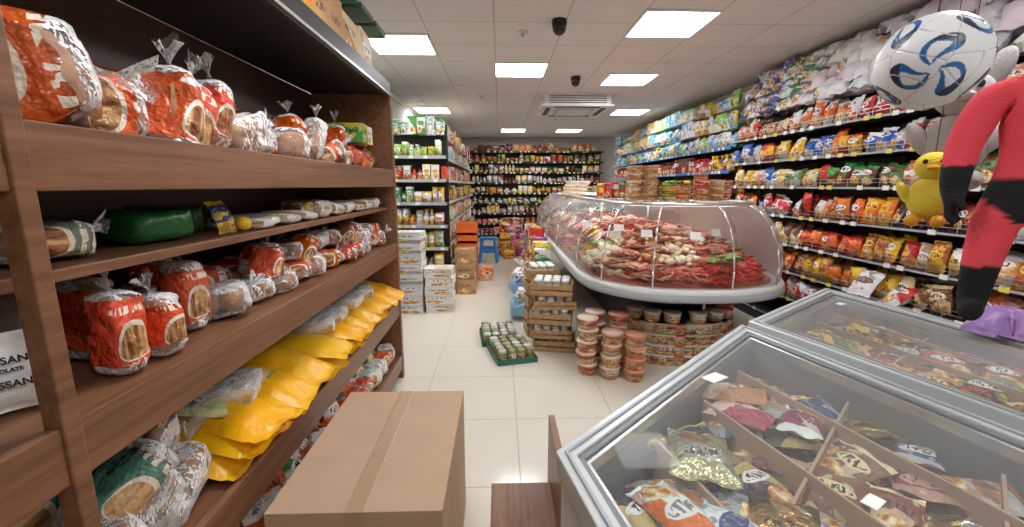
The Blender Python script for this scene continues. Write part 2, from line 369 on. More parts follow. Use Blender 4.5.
loaf_bag(mb,T(-1.0,1.45,1.75)@RZ(80)@RY(-75)@T(0,0,-.06),.25,.15,.12,BOR)
y=1.55
while y<2.75:
    h=U(.10,.17)
    if R()<.5: loaf_bag(mb,T(-.95+U(-.05,.03),y,1.66+.12)@RZ(U(60,110))@RY(-80+U(-15,15))@T(0,0,-.05),U(.18,.26),U(.11,.15),.10,random.choice([BOR,(.6,.05,.02)]),R()<.8)
    else: loaf_bag(mb,T(-.94+U(-.05,.03),y,1.655)@RZ(U(30,130))@RY(U(-30,0)),U(.18,.23),.14,h,random.choice([BOR,BOR,(.6,.05,.02),WHT]),R()<.75,random.choice(['loaf','bun']))
    loaf_bag(mb,T(-1.16,y+.06,1.655)@RZ(U(70,110))@RY(U(-40,0)),.24,.16,h*1.5,BOR); y+=U(.12,.18)
for y in(-.6,-.3,0,.25,.48): loaf_bag(mb,T(-1.05,y,1.655)@RZ(90),.28,.2,.22,BOR)
mb.build('bread_bags')
mb=MB()
fill(mb,(-.84,2.85),(0,1),.44,1.652,90,['box','bag'],[YEL,ORG,GRN,CRM,RED],(.1,.15),(.10,.18),3,.15,1)
fill(mb,(-.86,2.85),(0,1),.44,1.652+.17,90,['box','bag'],[CRM,YEL,GRN,ORG],(.1,.16),(.06,.16),2,.18,1)
mb.build('biscuit_boxes')
mb=MB()
fill(mb,(-.83,1.2),(0,1),2.1,2.265,90,['box'],[(.5,.28,.12),(.45,.25,.1),ORG,(.6,.3,.08),CRM],(.16,.3),(.2,.3),2,.26,2)
fill(mb,(-.83,-.8),(0,1),2.0,2.265,90,['box'],[(.5,.28,.12),(.45,.25,.1)],(.2,.3),(.2,.3),1,.26,2)
for i in range(7): mb.bx(-1.1,-.8,1.25+i*.3,1.5+i*.3,2.57,2.60,'vcol',(.02,.1,.06))
mb.build('canopy_cartons')
mb=MB()
loaf_bag(mb,T(-.97,.92,1.393)@RZ(75),.16,.13,.085,(.3,.35,.25),True,'bun')
loaf_bag(mb,T(-1.15,.85,1.393)@RZ(80),.22,.16,.11,WHT,False,'bun')
for q in((-1.0,1.25),(-1.07,1.40)): mb.add(SHELL[1],T(q[0],q[1],1.44)@RZ(80)@SC(.19,.16,.095),'film',(.01,.09,.02),(.03,.25,.06)); mb.add(FAN,T(q[0],q[1]+.08,1.44)@RZ(90)@RY(90)@SC(.07,.06,.08),'film',(.02,.2,.04))
pillow(mb,T(-.9,1.45,1.395)@RZ(90)@RX(-20),.09,.11,.05,(.02,.05,.15),YEL)
mb.add(BALL,T(-.89,1.52,1.42)@SC(.05,.05,.05),'vcol',YEL)
y=1.66
while y<3.2:
    n=random.randint(2,4); a=U(-7,7)
    for i in range(n): mb.add(CYLH,T(-.97+U(-.015,.015),y,1.395+i*.019)@RX(a)@SC(.2,.18,.017),'food',(.72,.47,.24),(.4,.2,.08))
    mb.add(SHELL[0],T(-.97,y,1.393+n*.011)@RX(a)@SC(.21,.19,n*.022),'printwrap' if R()<.4 else 'glass',(.7,.6,.1)); y+=.18
for y in(-.5,-.2,.1,.4): loaf_bag(mb,T(-1.05,y,1.393)@RZ(90),.24,.17,.11,GRN)
mb.build('flatbread_packs')
mb=MB()
def upright(x,y,z,w,h,t,rz=90,col=BOR,pr=True): loaf_bag(mb,T(x,y,z+h*.48)@RZ(rz)@RY(-90)@T(0,0,-t/2),h,w,t,col,pr)
upright(-.91,1.0,1.112,.11,.20,.08,78); upright(-.90,1.11,1.112,.105,.165,.08,88); upright(-1.07,1.10,1.112,.14,.21,.09,85,BOR,True)
upright(-.98,1.32,1.112,.12,.215,.09,80); upright(-1.14,1.42,1.112,.12,.21,.09,95)
y=1.45
while y<3.2:
    loaf_bag(mb,T(-.94+U(-.05,.02),y,1.112)@RZ(U(20,140))@RY(U(-15,0)),U(.18,.25),U(.12,.15),U(.07,.11),BOR,R()<.7,random.choice(['loaf','bun','bun']))
    loaf_bag(mb,T(-1.15,y,1.112)@RZ(U(70,100)),.22,.15,.13,BOR)
    if y>1.6: loaf_bag(mb,T(-1.0+U(-.06,.03),y+.05,1.112+.09)@RZ(U(20,150))@RY(U(-25,20)),U(.16,.22),.13,U(.07,.1),random.choice([BOR,RED,BOR,(.4,.12,.05)]),R()<.75,random.choice(['loaf','bun']))
    if y>1.75 and R()<.6: loaf_bag(mb,T(-.95,y,1.112+.10)@RZ(U(70,100))@RY(-60),.17,.12,.09,BOR)
    y+=U(.13,.19)
mb.build('bread_bags')
mb=MB()
for i,(xx,yy,zz,rz,c1,c2) in enumerate(((-.955,.80,1.116,50,(.82,.82,.84),(.78,.76,.77)),(-1.07,.90,1.125,52,(.10,.04,.03),(.4,.3,.3)),(-1.10,.72,1.116,55,(.8,.8,.82),(.78,.76,.77)),(-.93,.55,1.114,80,(.8,.8,.82),BRN),(-.93,.3,1.114,80,(.8,.8,.82),BRN),(-.93,.1,1.114,85,(.8,.8,.82),BRN))):
    pillow(mb,T(xx,yy,zz)@RZ(rz)@RX(-8),.15,.155 if i==0 else .2,.06,c1,c2,'film')
for yy in(-.5,-.2): loaf_bag(mb,T(-1.0,yy,1.112)@RZ(90),.24,.18,.13,(.6,.1,.05))
for yy in(.66,.45,.25,.05):
    pillow(mb,T(-1.05,yy,.655)@RZ(60)@RX(-10),.2,.26,.1,BRN,WHT); pillow(mb,T(-1.0,yy,.205)@RZ(90)@RX(-10),.22,.26,.1,BRN,WHT)
croi=mb.build('croissant_bags')
for i,(zz,sz,tx) in enumerate(((.098,.019,'CROISSANT'),(.082,.010,'CHOCOLATE'),(.052,.019,'CROISSANT'))):
    cu=bpy.data.curves.new('txt','FONT'); cu.body=tx; cu.size=sz; cu.extrude=.001; cu.offset=.0005; cu.align_x='CENTER'
    to=bpy.data.objects.new('print_%d'%i,cu); S.collection.objects.link(to)
    to.matrix_world=T(-.955,.80,1.116)@RZ(50)@RX(-8)@T(-.003,-.037,zz)@RX(90); cu.materials.append(M_['black'])
    to.parent=croi
mb=MB()
for i in range(3):
    loaf_bag(mb,T(-.94,.87+i*.13,.652+.02*(i%2))@RZ(U(60,100))@RY(-20),.24,.15,.13,(.2,.3,.2) if i<2 else BOR,False,'bun')
    loaf_bag(mb,T(-1.15,.9+i*.15,.655)@RZ(90),.26,.18,.2,(.1,.25,.2),True)
loaf_bag(mb,T(-.93,1.0,.77)@RZ(70)@RY(-30),.22,.14,.11,(.1,.25,.15),True,'loaf')
loaf_bag(mb,T(-1.0,1.14,.80)@RZ(100)@RY(-50),.22,.14,.11,(.1,.2,.15),False,'bun')
mb.build('bread_bags')
mb=MB(); y=1.30
YO=(.9,.42,.006)
while y<3.15:
    for k in range(3):
        pillow(mb,T(-.98+U(-.02,.02),y+k*.05,.70+k*.035+.02*R())@RZ(90+U(-16,16))@RX(98+U(-4,8))@T(0,0,-.22),U(.2,.26),.40+.03*k,.10,YO,(.95,.58,.02),'film')
    y+=.2
for yy in(1.34,1.52,2.35): pillow(mb,T(-1.02,yy+.05,.82)@RZ(90+U(-20,20))@RX(95)@T(0,0,-.16),.2,.28,.05,CRM,(.3,.5,.1))
for yy in(1.42,2.15,2.32,2.6,2.85): mb.add(SHELL[2],T(-1.0,yy+.05,.83)@RZ(U(0,30))@SC(.24,.26,.07),'wrap'); mb.add(CYLH,T(-1.0,yy+.05,.80)@SC(.2,.2,.04),'food',(.7,.55,.4),CRM)
mb.build('flour_tortilla_packs')
mb=MB(); y=.88
while y<3.2:
    pillow(mb,T(-.93,y,.205)@RZ(90+U(-25,25))@RX(U(-45,-5)),.15,.2,.08,random.choice([WHT,WHT,CRM,GRN,BRN,ORG]),random.choice([WHT,RED,GRN,ORG]))
    pillow(mb,T(-1.12,y+.05,.205)@RZ(90)@RX(-5),.18,.26,.1,random.choice([WHT,CRM,RED,BRN]),ORG)
    loaf_bag(mb,T(-.90,y+.08,.205)@RZ(U(50,120)),.18,.13,.11,random.choice([BOR,WHT]),R()<.5,random.choice(['loaf','bun'])); y+=.15
mb.build('rusk_bags')
# ================================================================= CARDBOARD BOX
mb=MB(); x0,x1,y0,y1,h=-.70,-.175,1.13,1.89,.60
mb.bx(x0,x1,y0,y1,.0,h-.006,'card')
mb.bx(x0,(x0+x1)/2-.002,y0,y1,h-.006,h,'card'); mb.bx((x0+x1)/2+.002,x1,y0,y1,h-.006,h,'card')
mb.bx((x0+x1)/2-.03,(x0+x1)/2+.03,y0-.0015,y1+.0015,h-.09,h+.0012,'tape')
mb.build('cardboard_box',.004)
mb=MB(); mb.bx(-.04,.20,1.2,1.58,.32,.345,'wood'); mb.bx(.2,.225,1.15,1.66,.0,.6,'wood'); mb.bx(-.03,-.005,1.22,1.56,0,.32,'wood'); mb.bx(-.03,.2,1.54,1.56,0,.32,'wood'); mb.bx(-.03,.2,1.24,1.26,.0,.32,'wood')
mb.build('wooden_stand',.002)
# ================================================================= CHEST FREEZERS
def freezer(q,zt,palette,seed,np_=(8,5),extra=None,size=(.10,.16),labels=(),lift=0.):
    random.seed(seed)
    A,B,D,E=[np.array(p,float) for p in q]
    def P(u,v): return A*(1-u)*(1-v)+B*u*(1-v)+D*u*v+E*(1-u)*v
    Lu=np.linalg.norm(B-A); Lv=np.linalg.norm(E-A)
    root=empty('ice_cream_chest_freezer')
    def ring(mb,o,i,z0,z1,mat):
        ou,ov,iu,iv=o/Lu,o/Lv,i/Lu,i/Lv
        po=[P(ou,ov),P(1-ou,ov),P(1-ou,1-ov),P(ou,1-ov)]; pi=[P(iu,iv),P(1-iu,iv),P(1-iu,1-iv),P(iu,1-iv)]
        V=[(p[0],p[1],z) for z in(z0,z1) for p in po]+[(p[0],p[1],z) for z in(z0,z1) for p in pi]
        F=[]
        for k in range(4):
            n=(k+1)%4
            F+= [(k,n,4+n,4+k)[::-1],(8+k,8+n,12+n,12+k),(4+k,4+n,12+n,12+k)[::-1],(k,n,8+n,8+k)]
        mb.add((np.array(V),F,np.zeros((16,2))),Matrix(),mat,smooth=False)
    def plate(mb,i,z,mat,sm=False):
        iu,iv=i/Lu,i/Lv; V=[(*P(*c),z) for c in((iu,iv),(iu,1-iv),(1-iu,1-iv),(1-iu,iv))]
        mb.add((np.array(V),[(0,1,2,3)],np.zeros((4,2))),Matrix(),mat,smooth=False)
    mb=MB(); ring(mb,.015,.05,.08,zt-.05,'white'); ring(mb,.05,.09,.08,zt-.05,'liner'); ring(mb,.05,.09,0,.08,'dark'); plate(mb,.05,.30,'liner')
    mb.build('cabinet',.006,root)
    mb=MB(); ring(mb,0,.055,zt-.06,zt-.004,'rimw'); ring(mb,.022,.034,zt-.004,zt+.003,'grey'); ring(mb,.055,.075,zt-.05,zt-.012,'liner'); ring(mb,.075,.09,zt-.055,zt-.02,'steel')
    mb.build('rim',.006,root)
    mb=MB(); plate(mb,.085,zt-.022,'lid'); mb.build('glass_lid',0,root)
    mb=MB()
    def wallp(a,b,hh):
        c=(a+b)/2; ang=math.degrees(math.atan2(b[1]-a[1],b[0]-a[0]))
        mb.add(BOX8,T(c[0],c[1],.32)@RZ(ang)@SC(np.linalg.norm(b-a),.008,hh-.32),'card',smooth=False)
    for uu in(.28,.52,.76): wallp(P(uu,.1),P(uu,.9),zt-.075)
    for vv in(.40,.70): wallp(P(.08,vv),P(.92,vv),zt-.09)
    nu,nv=np_
    for lay in range(4):
        for i in range(nu):
            for j in range(nv):
                u=.09+.82*(i+.5)/nu+U(-.025,.025); v=.12+.76*(j+.5)/nv+U(-.025,.025); p=P(u,v)
                cell=int(u*4)*3+int(v*3)
                c1,c2,mat=palette[(cell*5+(random.randrange(2)))%len(palette)] if R()<.7 else random.choice(palette)
                z=zt-.31+lay*.058+U(0,.03)+lift
                if lay==3: z-=.015
                M=T(p[0],p[1],z)@RZ(cell*70+U(-30,30))@RX(U(50,95) if lay<3 else U(70,92))@RY(U(-14,14))@T(0,0,-.1)
                pillow(mb,M,U(*size),U(.17,.22),.045,c1,c2,mat)
    if extra:
        for x,y,z,rz,w,h,c1,c2,m in extra: pillow(mb,T(x,y,z)@RZ(rz)@RX(84)@T(0,0,-h/2),w,h,.06,c1,c2,m)
    mb.build('ice_cream_packs',0,root)
    mb=MB()
    for u,v,s in labels:
        p=P(u,v); mb.add(BOX8,T(p[0],p[1],zt-.0215)@RZ(30)@SC(s,s*.6,.001),'vcol',(.9,.9,.88),smooth=False)
    mb.build('price_labels',0,root)
GOLD=(.6,.43,.16)
freezer([(.137,.972),(1.157,1.945),(1.50,.66),(.39,-.28)],.90,
  [((.45,.42,.4),(.4,.15,.05),'pack'),(GOLD,BRN,'foil'),((.22,.1,.05),CRM,'pack'),((.03,.04,.10),GOLD,'foil'),((.4,.42,.45),(.05,.08,.25),'pack'),((.05,.04,.04),GOLD,'pack'),((.05,.07,.15),(.5,.5,.5),'pack'),(GOLD,(.3,.2,.06),'foil'),((.12,.05,.03),GOLD,'foil'),((.25,.05,.05),(.5,.3,.2),'pack'),((.05,.03,.02),GOLD,'foil')],5,(8,6),
  [(.55,1.06,.815,-20,.17,.27,(.6,.66,.5),(.7,.65,.4),'foil'),(.40,.86,.81,20,.12,.22,WHT,ORG,'pack'),(.50,.80,.81,35,.11,.2,WHT,(.05,.08,.25),'pack'),(.83,1.42,.81,60,.13,.22,CRM,(.5,.25,.1),'pack'),(.78,1.28,.81,40,.12,.2,(.75,.5,.45),(.4,.05,.08),'pack'),(.62,.80,.81,-30,.15,.25,GOLD,(.2,.15,.06),'foil'),(.95,1.22,.81,-40,.12,.2,(.3,.05,.08),WHT,'pack')],
  labels=((.58,.10,.085),(.50,.52,.05)))
freezer([(1.215,1.99),(2.11,2.66),(2.30,1.05),(1.60,.70)],.90,
  [(BLK,RED,'pack'),(BRN,YEL,'pack'),(YEL,BRN,'pack'),((.02,.06,.25),YEL,'pack'),(BRN,GOLD,'foil'),((.1,.2,.08),YEL,'pack'),(BRN,RED,'pack'),(BLK,GOLD,'foil'),(BRN,CRM,'pack'),(BLK,YEL,'pack')],11,(9,7),None,(.11,.16),((.8,.12,.06),),.02)
random.seed(21)
# ================================================================= DELI COUNTER
def outline(off,n=28):
    cxx,cy,rx,ry=1.63,4.1,.92-off,.98-off*1.0
    pts=[]
    for i in range(12): pts.append((cxx-rx,8.6-off-(8.6-off-cy)*i/12))
    for i in range(n+1):
        a=math.pi+math.pi*i/n; ex=.82
        c,s=math.cos(a),math.sin(a)
        pts.append((cxx+rx*math.copysign(abs(c)**ex,c),cy+ry*math.copysign(abs(s)**ex,s)))
    for i in range(1,13): pts.append((cxx+rx,cy+(8.6-off-cy)*i/12))
    return pts
def sweep(mb,prof,mat,close=False,smooth=True,c=(.5,.5,.5),c2=(.9,.9,.9)):
    V=[];n=0
    for off,z in prof:
        o=outline(off); n=len(o); V+=[(x,y,z) for x,y in o]
    mb.add((np.array(V),gridfaces(n,len(prof),0,True),np.array([(i%n/n,i//n) for i in range(len(V))],float)),Matrix(),mat,c,c2,smooth=smooth)
def capo(mb,off,z,mat,c=(.5,.5,.5)):
    o=outline(off); mb.add((np.array([(x,y,z) for x,y in o]),[tuple(range(len(o)))],np.zeros((len(o),2))),Matrix(),mat,c,smooth=False)
deli=empty('deli_display_counter')
mb=MB(); sweep(mb,[(.60,0),(.60,.5),(.35,.56),(.05,.655)],'dark'); sweep(mb,[(.05,.655),(.012,.66),(0,.68),(0,.70),(.012,.72)],'grey')
sweep(mb,[(.012,.72),(.006,.735),(.02,.755),(.06,.762),(.09,.76),(.09,.73)],'white'); capo(mb,.08,.742,'steel')
mb.build('body',0,deli)
mb=MB(); sweep(mb,[(.035,.765),(.03,.9),(.05,1.05),(.11,1.22),(.20,1.34),(.30,1.39)],'glass'); capo(mb,.30,1.392,'glass'); mb.build('curved_glass',0,deli)
mb=MB(); sweep(mb,[(.29,1.385),(.28,1.39),(.28,1.405),(.29,1.412),(.34,1.412),(.345,1.395)],'steel')
sweep(mb,[(.345,1.38),(.37,1.38)],'strip')
n=len(outline(0)); P4=[outline(o) for o in(.035,.03,.05,.11,.20,.29)]; zz=[.76,.9,1.05,1.22,1.34,1.39]
for idx in(2,5,8,12,17,22,27,32,36,41,45):
    for k in range(5):
        a=Vector((*P4[k][idx],zz[k])); b=Vector((*P4[k+1][idx],zz[k+1])); d=b-a
        mb.add(CYL,T(*a)@d.to_track_quat('Z','Y').to_matrix().to_4x4()@SC(.014,.014,d.length*1.03),'steel')
for x,y in((.95,8.2),(2.3,8.2),(1.3,5.5),(1.9,5.5)): mb.add(CYL,T(x,y,.75)@SC(.03,.03,.65),'steel')
mb.build('frame',0,deli)
mb=MB()
def inside(x,y,off):
    cxx,cy,rx,ry=1.63,4.1,.92-off,.98-off
    if y>cy: return abs(x-cxx)<rx and y<8.5-off
    return ((x-cxx)/rx)**2+((y-cy)/ry)**2<1.02
CR=(.58,.02,.012)
zone=[(CR,(.8,.09,.04)),((.82,.33,.22),(.95,.68,.55)),((.85,.7,.52),(.65,.36,.2)),((.48,.035,.025),(.3,.02,.015)),((.4,.14,.07),(.6,.3,.16)),((.88,.82,.68),(.78,.55,.35)),((.7,.15,.09),(.88,.45,.33)),((.3,.36,.08),(.5,.48,.15)),((.22,.07,.04),(.4,.12,.06)),((.8,.46,.13),(.6,.25,.07))]
wedge=[5,2,4,9,1,6,7,0,3,0,8,3,0,6,2,8,1,9,4,5]
def zcol(x,y):
    if y<4.1:
        a=math.atan2(y-4.3,x-1.63); k=int((a+math.pi)/math.pi*10)
        rr=math.hypot(x-1.63,y-4.3)
        tab=[[5,2,4],[4,5,2],[2,1,4],[1,4,9],[6,2,1],[0,6,5],[0,4,6],[0,3,1],[3,0,8],[0,3,4]][max(0,min(9,k))]
        return zone[tab[0 if rr>.85 else (1 if rr>.55 else 2)]]
    return zone[wedge[(int((y-4.1)*3.2)*3+(0 if x<1.2 else 1 if x<1.8 else 2)*4)%len(wedge)]]
cnt=0
HH=[.775,.83,.90,.97,1.03,1.08]
while cnt<5200:
    x=U(.75,2.5); y=U(3.15,8.4) if R()<.4 else U(3.15,5.2)
    if not inside(x,y,.14): continue
    e=0
    for o in(.2,.32,.45,.58,.7):
        if inside(x,y,o): e+=1
    zc=zcol(x+U(-.03,.03),y+U(-.03,.03)); c1,c2=zc if R()<.93 else random.choice(zone); s=U(.05,.11)
    kind=zone.index(zc)
    z=HH[e]+U(0,.055)
    M=T(x,y,z)@RZ(U(0,360))@RY(U(-20,20))
    if kind in(4,8): mb.add(random.choice(SAUS),M@SC(s*1.8,s*1.2,s*1.3),'food',jit(c1,.25),c2)
    elif kind in(2,5): mb.add(TINY,M@SC(s*.9,s*.8,s*.6),'food',jit(c1,.2),c2)
    elif kind==1: mb.add(PIL[cnt%5],M@RX(75)@SC(s*1.1,.02,s*1.0),'food',jit(c1,.2),c2)
    elif kind in(0,3): mb.add(random.choice(SAUS),M@SC(s*1.4,s*.7,s*.8),'food',jit(c1,.3),c2)
    else: mb.add(random.choice(CAPS),M@SC(s*1.1,s*.6,s*.7),'food',jit(c1,.25),c2)
    cnt+=1
for i in range(40):
    x,y=U(.8,2.4),U(3.3,5.2)
    if inside(x,y,.2): mb.add(PIL[i%5],T(x,y,.95)@RZ(U(0,360))@RX(70)@SC(.1,.03,.08),'food',(.12,.3,.04),(.3,.5,.1))
sweep(mb,[(.1,.75),(.2,.80),(.32,.87),(.45,.94),(.58,1.0),(.7,1.05)],'food',c=(.4,.08,.05),c2=(.65,.3,.2)); capo(mb,.7,1.05,'food',(.4,.17,.11))
for i in range(26):
    y=4.6+i*.14; x=.98+U(-.08,.06)
    pillow(mb,T(x,y,.97+U(0,.05))@RZ(-90+U(-30,30))@RX(-60),.13,.17,.05,random.choice([WHT,CRM,RED,PNK,(.5,.1,.06)]),random.choice([WHT,RED,YEL]))
mb.build('meat_and_pickles',0,deli)
mb=MB()
for x,y,a in((1.0,3.7,-20),(1.3,3.75,0),(1.65,3.55,5),(1.95,3.8,20),(1.2,4.3,-10),(.95,4.7,-60),(.95,5.5,-80),(1.7,4.2,0)):
    mb.add(BOX8,T(x,y,1.10)@RZ(a)@RX(-20)@SC(.10,.004,.065),'vcol',(.9,.9,.88),smooth=False); mb.add(CYL,T(x,y,.9)@SC(.005,.005,.2),'vcol',(.8,.8,.8))
mb.build('price_cards',0,deli)
mb=MB()
for (x,y,nn,c) in((1.22,3.95,5,1),(1.38,3.97,5,1),(1.3,4.12,5,1),(1.66,3.9,2,0),(1.80,3.85,3,0),(1.96,3.9,3,1),(1.88,4.05,4,1),(2.08,4.0,3,0),(1.5,4.3,4,1)):
    for k in range(nn): tub(mb,T(x,y,1.414+k*.062),.135,.06,(.45,.2,.08) if c else (.5,.03,.03),CRM,(.6,.35,.2) if c else (.6,.05,.04))
for k in range(5): mb.add(BOX,T(1.56,3.98,1.414+k*.03)@RZ(5)@SC(.2,.16,.028),'carton',(.03,.12,.05),YEL,False)
for k in range(4): mb.add(BOX,T(2.0,4.3,1.414+k*.04)@RZ(-5)@SC(.22,.16,.038),'carton',BLK,GRN,False)
for i in range(14): item(mb,'jar',T(1.1+i*.08,4.75,1.414),.075,U(.12,.2),.09,random.choice([(.3,.03,.02),(.1,.03,.02),(.45,.05,.03)]),random.choice([RED,GRN,YEL,BLK]))
for i in range(4): mb.add(BOX,T(1.05+i*.02,6.2,1.414+i*.05)@SC(.3,.25,.048),'carton',(.6,.4,.2),WHT,False)
mb.build('food_tubs')
mb=MB()
def stack(x,y,n,c,lid,d=.165,h=.098):
    for k in range(n): tub(mb,T(x+U(-.006,.006),y,.0+k*h),d,h*.99,c,CRM,lid)
for x,y,nn in((.72,3.38,5),(.90,3.3,4),(1.08,3.24,4),(.82,3.55,5),(1.0,3.48,5)):
    stack(x,y,nn,random.choice([(.55,.16,.08),(.6,.25,.12),(.45,.1,.06)]),random.choice([(.8,.55,.45),(.75,.3,.2),(.8,.65,.5)]))
o=outline(.42)
for idx in range(18,41,1):
    x,y=o[idx]
    if x>1.15: stack(x,y,4 if idx%3 else 5,random.choice([(.5,.12,.06),(.3,.1,.05),(.6,.4,.25)]),random.choice([(.7,.1,.08),(.75,.7,.6)]),.15,.095)
mb.build('food_tubs')
# ---- crates and jars
mb=MB()
def crate(x,y,z,w,d,h,ang=0):
    M=T(x,y,z)@RZ(ang)
    for s in(-1,1):
        for zz_ in(0,.5):
            mb.add(BOX8,M@T(0,s*d/2,h*zz_+.005)@SC(w,.01,h*.38),'crate',smooth=False); mb.add(BOX8,M@T(s*w/2,0,h*zz_+.005)@SC(.01,d,h*.38),'crate',smooth=False)
        for t in(-1,1): mb.add(BOX8,M@T(s*(w/2-.012),t*(d/2-.012),0)@SC(.02,.02,h),'crate',smooth=False)
    mb.add(BOX8,M@SC(w,d,.008),'crate',smooth=False)
    nx,ny=int((w-.03)/.083),int((d-.03)/.083)
    for i in range(nx):
        for j in range(ny):
            MM=M@T((i+.5-nx/2)*.085,(j+.5-ny/2)*.085,.01)
            mb.add(JAR,MM@SC(.08,.08,h+.02),'carton',(.5,.42,.3),WHT); mb.add(CYL,MM@T(0,0,h-.0)@SC(.074,.074,.025),'vcol',(.8,.8,.78))
for k in range(5): crate(.50+U(-.03,.03),3.98+U(-.02,.02),k*.135,.38,.30,.085 if k%2 else .11,-8+U(-8,8))
for k in range(5): crate(.43,4.42,k*.15,.32,.3,.11,5)
mb.build('jar_crate_stack')
for tx_,ty_,ta in((.10,3.78,14),(-.02,4.22,6)):
    mb=MB(); M=T(tx_,ty_,0)@RZ(ta)
    mb.add(BOX8,M@SC(.36,.44,.012),'green',smooth=False)
    for s in(-1,1): mb.add(BOX8,M@T(0,s*.22,0)@SC(.36,.008,.05),'green',smooth=False); mb.add(BOX8,M@T(s*.18,0,0)@SC(.008,.44,.05),'green',smooth=False)
    for i in range(4):
        for j in range(5): MM=M@T((i-1.5)*.085,(j-2)*.085,.012); mb.add(JAR,MM@SC(.08,.08,.10),'carton',(.2,.18,.06),(.5,.45,.2)); mb.add(CYL,MM@T(0,0,.09)@SC(.076,.076,.02),'vcol',random.choice([(.7,.7,.66),(.5,.5,.4),(.3,.32,.15)]))
    mb.build('jar_tray')
mb=MB()
for i in range(4): mb.add(SHELL[i],T(.22+.05*(i%2),4.88+i*.06,.13+i*.11)@RZ(50*i)@RX(20*i)@SC(.22,.22,.2),'film',[(.1,.4,.65),(.7,.75,.8),(.08,.3,.6),(.75,.6,.5)][i],(.7,.8,.85))
for i in range(5): pillow(mb,T(.25+U(-.08,.08),4.83+U(-.05,.1),.1+i*.08)@RZ(U(-40,40))@RX(-20),.12,.14,.06,[RED,CYA,WHT,YEL,BLU][i],WHT)
mb.add(FAN,T(.26,5.0,.52)@SC(.2,.2,.16),'wrap'); mb.build('shopping_bag')
mb=MB(); y=5.3
while y<8.3:
    z=0; x=.50 if y<6 else .52
    while z<.75:
        k=random.choice(['box','bag','box','jar']); hh=U(.12,.22)
        item(mb,k,T(x+z*.05,y,z)@RZ(-90+180+U(-15,15)),.18,hh,.2,random.choice([RED,YEL,WHT,PNK,GRN,ORG,PUR,CYA,CRM]),random.choice([WHT,YEL,RED])); z+=hh
    y+=.2
mb.build('floor_display_groceries')
# ================================================================= RACKS
def rack(name,p0,dv,L,depth,ang,levels,top,frame='dark',strip='grey',sh=(-.03,.012)):
    mb=MB(); a=math.radians(ang); bx,by=-math.sin(a),math.cos(a)
    def seg(t0,t1,q0,q1,z0,z1,mat,c=(.5,.5,.5)):
        x0,y0=p0[0]+dv[0]*t0+bx*q0,p0[1]+dv[1]*t0+by*q0; x1,y1=p0[0]+dv[0]*t1+bx*q1,p0[1]+dv[1]*t1+by*q1
        mb.bx(min(x0,x1),max(x0,x1),min(y0,y1),max(y0,y1),z0,z1,mat,c)
    seg(0,L,depth-.02,depth,0,top,frame)
    nseg=max(1,round(L/1.0))
    for i in range(nseg+1):
        t=min(L-.03,L*i/nseg); seg(t,t+.03,depth-.06,depth-.02,0,top,frame)
    seg(0,.02,0,depth,0,.12,frame); seg(L-.02,L,0,depth,0,.12,frame); seg(0,L,.02,.04,0,.1,frame)
    for z in levels:
        seg(0,L,.0,depth-.02,z-.02,z-.003,frame); seg(0,L,-.008,0,z+sh[0],z+sh[1],strip)
        t=.05
        while t<L-.08:
            if R()<.7: seg(t,t+.055,-.011,-.007,z-.027,z+.008,'vcol',random.choice([(.85,.85,.8),(.85,.85,.8),(.8,.65,.1)]))
            t+=U(.09,.2)
    return mb,name
def rk(*a,**k): mb,n=rack(*a,**k); return mb.build(n)
CH=3.0
lev=[.14,.40,.67,.95,1.24,1.54,1.82,2.10,2.38]
mb,_=rack('snack_rack',(CH,1.6),(0,1),4.1,.5,-90,lev[:-1],2.5,'dark','grey',(-.02,-.005))
for z in lev[1:-1]:
    for dz in(.03,.06): mb.bx(CH-.012,CH-.008,1.6,5.7,z+dz,z+dz+.004,'steel')
    y=1.6
    while y<5.7: mb.bx(CH-.013,CH-.009,y,y+.004,z-.01,z+.064,'steel'); y+=.16
mb.build('snack_rack')
SLV=(.6,.6,.62)
rows=[[(BRN,YEL),(RED,YEL)],[(RED,WHT),(ORG,BRN),(BRN,RED)],
 [(ORG,BRN),(RED,YEL),((.6,.2,.05),YEL),(BRN,CRM),(CRM,RED)],
 [((.75,.4,.08),RED),((.7,.4,.1),WHT),((.5,.12,.04),YEL),(RED,BLK),(CRM,BRN),(ORG,RED)],
 [(WHT,BLU),(ORG,WHT),(ORG,YEL),(BLK,RED),(RED,YEL),(RED,WHT),(BRN,ORG),(BLK,ORG)],
 [(WHT,BLU),(SLV,BRN),(BRN,WHT),(CRM,YEL),((.2,.3,.1),WHT),(BLK,RED),(WHT,ORG),(BRN,GRN)],
 [(BLU,WHT),(YEL,RED),(WHT,RED),(SLV,BLU),(ORG,RED),(YEL,WHT),(RED,WHT),(ORG,WHT)],
 [(ORG,WHT),(RED,WHT),(ORG,RED),(RED,YEL),((.75,.25,.1),WHT),(RED,CRM)],
 [(WHT,PUR),(WHT,BLU),(WHT,GRN),(WHT,PUR)]]
mb=MB()
for li,z in enumerate(lev[:-1]):
    if li<1: continue
    y=1.65
    while y<5.6:
        c1,c2=random.choice(rows[li]); w=U(.095,.15); hh0=U(.16,.235)
        for g in range(random.randint(1,3)):
            if y>5.6: break
            for r in range(2):
                pillow(mb,T(CH+.05+r*.13+U(-.03,.03),y,z)@RZ(-90+U(-22,22))@RX(U(-24,4))@RY(U(-10,10)),w,hh0*U(.88,1.06),.10,c1,c2)
            y+=w+U(-.015,.008)
pillow(mb,T(CH-.12,3.3,.68)@RZ(-80)@RX(-40),.2,.24,.1,WHT,BRN); pillow(mb,T(CH-.1,3.05,.66)@RZ(-100)@RX(-50),.17,.22,.1,WHT,RED)
mb.build('snack_bags')
mb=MB()
